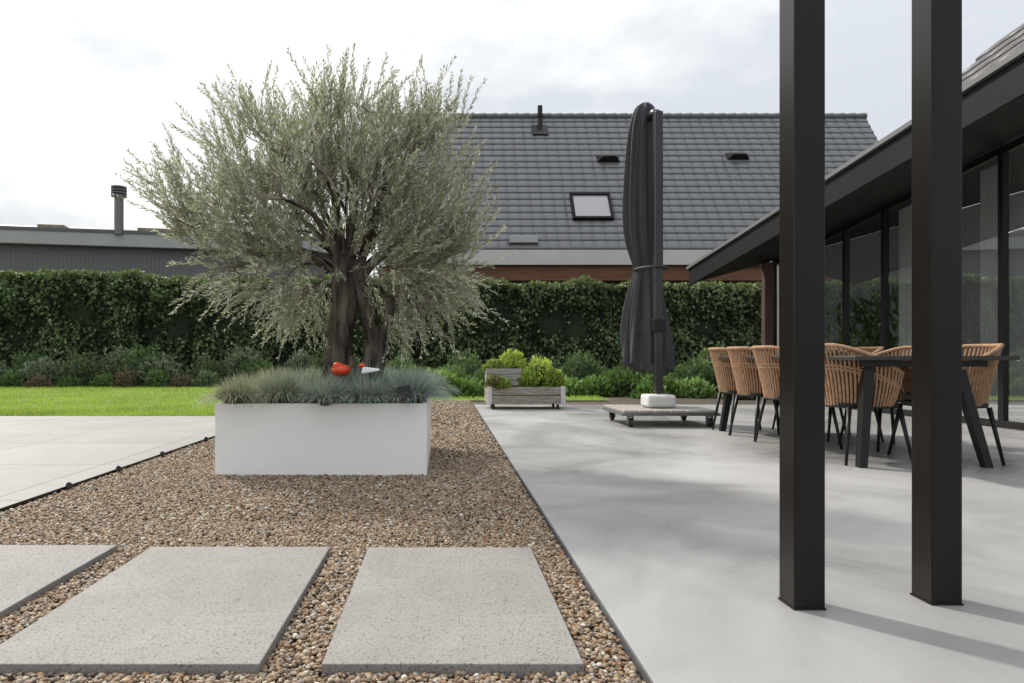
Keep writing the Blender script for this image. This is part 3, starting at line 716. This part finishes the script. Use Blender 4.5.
pw=W(115,226,24.6); R=Matrix.Rotation(-ang,2); q=R@(Vector((pw[0],24.9))-A0)
mb=MB().tube([(q.x,q.y,5.3),(q.x,q.y,6.65)],.16,16); build(mb,'flue_pipe',M_galv,e)
mb=MB()
for k in range(4): mb.tube([(q.x,q.y,6.68+k*.10),(q.x,q.y,6.74+k*.10)],.27,16)
mb.tube([(q.x,q.y,6.62),(q.x,q.y,7.06)],.14,12); build(mb,'flue_cap',M_zinc,e)

# ---------------- glazed house ----------------
c=(8,7,0); e=thing('glazed_house',c,'modern house with full height glass front and black sloping eave','house')
XF=4.5; XG=6.0; DE=12.5; D0=1.0
zo=lambda d:2.10+.10*(DE-d); zi=lambda d:2.52+.10*(DE-d)
XR=11.0; sl2=(zi(0)-zo(0))/(XG-XF)
zx=lambda x,d:zo(d)+sl2*(x-XF)
t1=.27
build(MB().hexa([(XF+.03,D0,zx(XF+.03,D0)),(XR,D0,zx(XR,D0)),(XR,DE,zx(XR,DE)),(XF+.03,DE,zx(XF+.03,DE)),(XF+.03,D0,zx(XF+.03,D0)+t1),(XR,D0,zx(XR,D0)+t1),(XR,DE,zx(XR,DE)+t1),(XF+.03,DE,zx(XF+.03,DE)+t1)]),'roof',M_dark,e,c)
build(MB().hexa([(XF-.01,D0,zo(D0)-.02),(XF+.027,D0,zo(D0)-.02),(XF+.027,DE+.02,zo(DE)-.02),(XF-.01,DE+.02,zo(DE)-.02),(XF-.01,D0,zo(D0)+t1),(XF+.027,D0,zo(D0)+t1),(XF+.027,DE+.02,zo(DE)+t1),(XF-.01,DE+.02,zo(DE)+t1)]),'fascia',M_dark,e,c)
build(MB().hexa([(XF-.05,D0,zo(D0)+t1+.002),(XF+.06,D0,zo(D0)+t1+.002),(XF+.06,DE+.05,zo(DE)+t1+.002),(XF-.05,DE+.05,zo(DE)+t1+.002),(XF-.05,D0,zo(D0)+t1+.05),(XF+.06,D0,zo(D0)+t1+.05),(XF+.06,DE+.05,zo(DE)+t1+.05),(XF-.05,DE+.05,zo(DE)+t1+.05)]),'edge_trim',M_trim,e,c)
zf=lambda d: zo(d)+t1+.05
P0=np.array([4.58,6.9,zf(6.9)]); U=np.array([0,-5.0,.5]); Vv=np.array([1.0,.0,.95])
v,f,cc=tiles(P0,U,Vv,16,5,(.05,.045,.045),.03); npmesh('upper_roof',v,f,M_tile,cc,e,c)
build(MB().hexa([tuple(P0-[0,0,.1]),tuple(P0+U-[0,0,.1]),tuple(P0+U+Vv-[0,0,.1]),tuple(P0+Vv-[0,0,.1]),tuple(P0-[0,0,.015]),tuple(P0+U-[0,0,.015]),tuple(P0+U+Vv-[0,0,.015]),tuple(P0+Vv-[0,0,.015])]),'upper_roof_deck',M_dark,e,c)
build(MB().box(XG+.1,XR,D0,DE-.12,.004,.012),'floor',mat('interior_floor',(.30,.29,.27),.4,.1,1),e,c)
mb=MB()
for y in (1.0,3.4,5.8,8.2,10.6): mb.box(XR-.25,XR,y,y+.7,.02,zx(XR,y+.7)-.01)  # unseen rear wall, opened into piers so daylight enters the room
y0,y1=DE-.1,DE-.002
mb.hexa([(XG+.08,y0,.02),(XR-.26,y0,.02),(XR-.26,y1,.02),(XG+.08,y1,.02),(XG+.08,y0,zx(XG+.08,y1)-.01),(XR-.26,y0,zx(XR-.26,y1)-.01),(XR-.26,y1,zx(XR-.26,y1)-.01),(XG+.08,y1,zx(XG+.08,y1)-.01)])
build(mb,'wall',M_inner,e,c)
build(MB().box(8.4,9.6,8.6,8.75,.02,3.0),'interior_screen',mat('dark_screen',(.06,.055,.05),.6,.1,2),e,c)
div=[12.42,11.2,10.2,9.3,8.35,7.33,6.3,5.2,4.1,3.0,1.9]
for a,b_ in zip(div[:-1],div[1:]):
    w=bpy.data.objects.new('window',None); COL.objects.link(w); w.parent=e
    fw=.035; mb=MB()
    za,zb=zi(a)-.01,zi(b_)-.01
    mb.box(XG-.03,XG+.04,b_+.001,b_+fw,.012,zb-.004).box(XG-.03,XG+.04,a-fw,a-.001,.012,za-.004)
    mb.box(XG-.028,XG+.038,b_+fw+.001,a-fw-.001,.012,.08)
    mb.hexa([(XG-.028,b_+fw+.001,zb-.09),(XG+.038,b_+fw+.001,zb-.09),(XG+.038,a-fw-.001,za-.09),(XG-.028,a-fw-.001,za-.09),(XG-.028,b_+fw+.001,zb-.01),(XG+.038,b_+fw+.001,zb-.01),(XG+.038,a-fw-.001,za-.01),(XG-.028,a-fw-.001,za-.01)])
    build(mb,'frame',M_black,w,c)
    build(MB().add([(XG,b_+fw,.08),(XG,a-fw,.08),(XG,a-fw,za-.09),(XG,b_+fw,zb-.09)],[(3,2,1,0)]),'glass',M_glass,w,c)
build(MB().box(5.78,5.92,DE-.2,DE-.06,0,zx(5.85,DE-.1)-.01),'column',mat('brown_column',(.07,.04,.03),.6,.2,3),e,c,bevel=.005)
for y0,y1 in((8.95,9.25),(7.5,7.85)):
    vs=[];fs=[];k=40
    for i in range(k+1):
        y=y0+(y1-y0)*i/k; x=XG+.18+.04*math.sin(i*1.3)
        vs+=[(x,y,.03),(x,y,zi(y)-.1)]
    for i in range(k): fs.append((2*i,2*i+2,2*i+3,2*i+1))
    o=build(MB().add([(a-XG-.3,b_-y0,z) for a,b_,z in vs],fs),'curtain',M_curt,None,smooth=True,loc=(XG+.3,y0,0)); tag(o,'pale full height curtain hanging behind the glass front','curtain','curtains behind the glass')
e=thing('potted_plant',(6.6,10.5,.012),'tall leafy houseplant in dark pot behind the glass','plant')
build(MB().tube([(0,0,0),(0,0,.45)],[.14,.2],20),'pot',M_black,e,)
P=np.array([[6.6,10.5,.5]])+rng.normal(size=(260,3))*np.array([[.22,.22,.0]])+np.array([[0,0,1]])*rng.random((260,1))*1.1
v,f,cc=leafset(P,rng.normal(size=(260,3))*.6+np.array([[0,0,.8]]),.32,.07,np.array([[.14,.22,.07]])*(.6+.8*rng.random((260,1))),.1)
npmesh('leaves',v,f,M_leaf,cc,e,(6.6,10.5,.012))

# ---------------- light, sky, camera ----------------
az=Vector((-.68,.73)).normalized(); el=math.radians(42)
sd=Vector((az.x*math.cos(el),az.y*math.cos(el),math.sin(el)))
L=bpy.data.lights.new('sun','SUN'); L.energy=4.0; L.angle=math.radians(2.5); L.color=(1,.935,.84)
so=bpy.data.objects.new('sun',L); COL.objects.link(so); so.rotation_euler=(-sd).to_track_quat('-Z','Y').to_euler(); so.location=(-10,10,15)
wd=bpy.data.worlds.new('World'); scene.world=wd; wd.use_nodes=True; nt=wd.node_tree
bg=nt.nodes['Background']
sky=N(nt,'ShaderNodeTexSky',sky_type='NISHITA'); sky.sun_disc=False; sky.sun_elevation=el; sky.sun_rotation=math.atan2(az.x,az.y)
tc=N(nt,'ShaderNodeTexCoord'); mp=N(nt,'ShaderNodeMapping'); mp.inputs['Scale'].default_value=(1,1,2.4)
nt.links.new(tc.outputs['Generated'],mp.inputs['Vector'])
n1=N(nt,'ShaderNodeTexNoise'); n1.inputs['Scale'].default_value=4.2; n1.inputs['Detail'].default_value=9; n1.inputs['Roughness'].default_value=.55; n1.inputs['Distortion'].default_value=.2
nt.links.new(mp.outputs['Vector'],n1.inputs['Vector'])
dt=N(nt,'ShaderNodeVectorMath',operation='DOT_PRODUCT'); dt.inputs[1].default_value=(-.8,.5,.1); nt.links.new(tc.outputs['Generated'],dt.inputs[0])
ma=N(nt,'ShaderNodeMath',operation='MULTIPLY_ADD'); ma.inputs[1].default_value=.42; ma.inputs[2].default_value=-.17; nt.links.new(dt.outputs['Value'],ma.inputs[0])
ad=N(nt,'ShaderNodeMath',operation='ADD'); nt.links.new(n1.outputs['Fac'],ad.inputs[0]); nt.links.new(ma.outputs[0],ad.inputs[1])
cr=N(nt,'ShaderNodeValToRGB'); e_=cr.color_ramp.elements; e_[0].position=.36; e_[0].color=(4.6,4.8,5.1,1); e_[1].position=.66; e_[1].color=(7.2,7.12,6.95,1)
k=e_.new(.50); k.color=(5.7,5.78,5.8,1)
nt.links.new(ad.outputs[0],cr.inputs['Fac'])
mx=N(nt,'ShaderNodeMix',data_type='RGBA'); mx.inputs[0].default_value=.94
nt.links.new(sky.outputs[0],mx.inputs[6]); nt.links.new(cr.outputs['Color'],mx.inputs[7])
sx=N(nt,'ShaderNodeSeparateXYZ'); nt.links.new(tc.outputs['Generated'],sx.inputs[0])
cl=N(nt,'ShaderNodeMath',operation='MAXIMUM'); cl.inputs[1].default_value=0; nt.links.new(sx.outputs['Z'],cl.inputs[0])
sq=N(nt,'ShaderNodeMath',operation='POWER'); sq.inputs[1].default_value=3; nt.links.new(cl.outputs[0],sq.inputs[0])
mu=N(nt,'ShaderNodeMath',operation='MULTIPLY_ADD'); mu.inputs[1].default_value=.27; mu.inputs[2].default_value=.156; nt.links.new(sq.outputs[0],mu.inputs[0])
nt.links.new(mx.outputs[2],bg.inputs['Color']); nt.links.new(mu.outputs[0],bg.inputs['Strength'])
cam=bpy.data.cameras.new('camera'); co=bpy.data.objects.new('camera',cam); COL.objects.link(co)
co.location=(0,0,H); co.rotation_euler=(math.radians(90),0,0)
cam.sensor_width=36; cam.lens=F/1024*36; cam.shift_x=(512-VX)/1024; cam.shift_y=(VY-341.5)/1024; cam.clip_end=2000; cam.clip_start=.05
scene.camera=co
scene.view_settings.view_transform='Standard'; scene.view_settings.look='None'; scene.view_settings.exposure=0
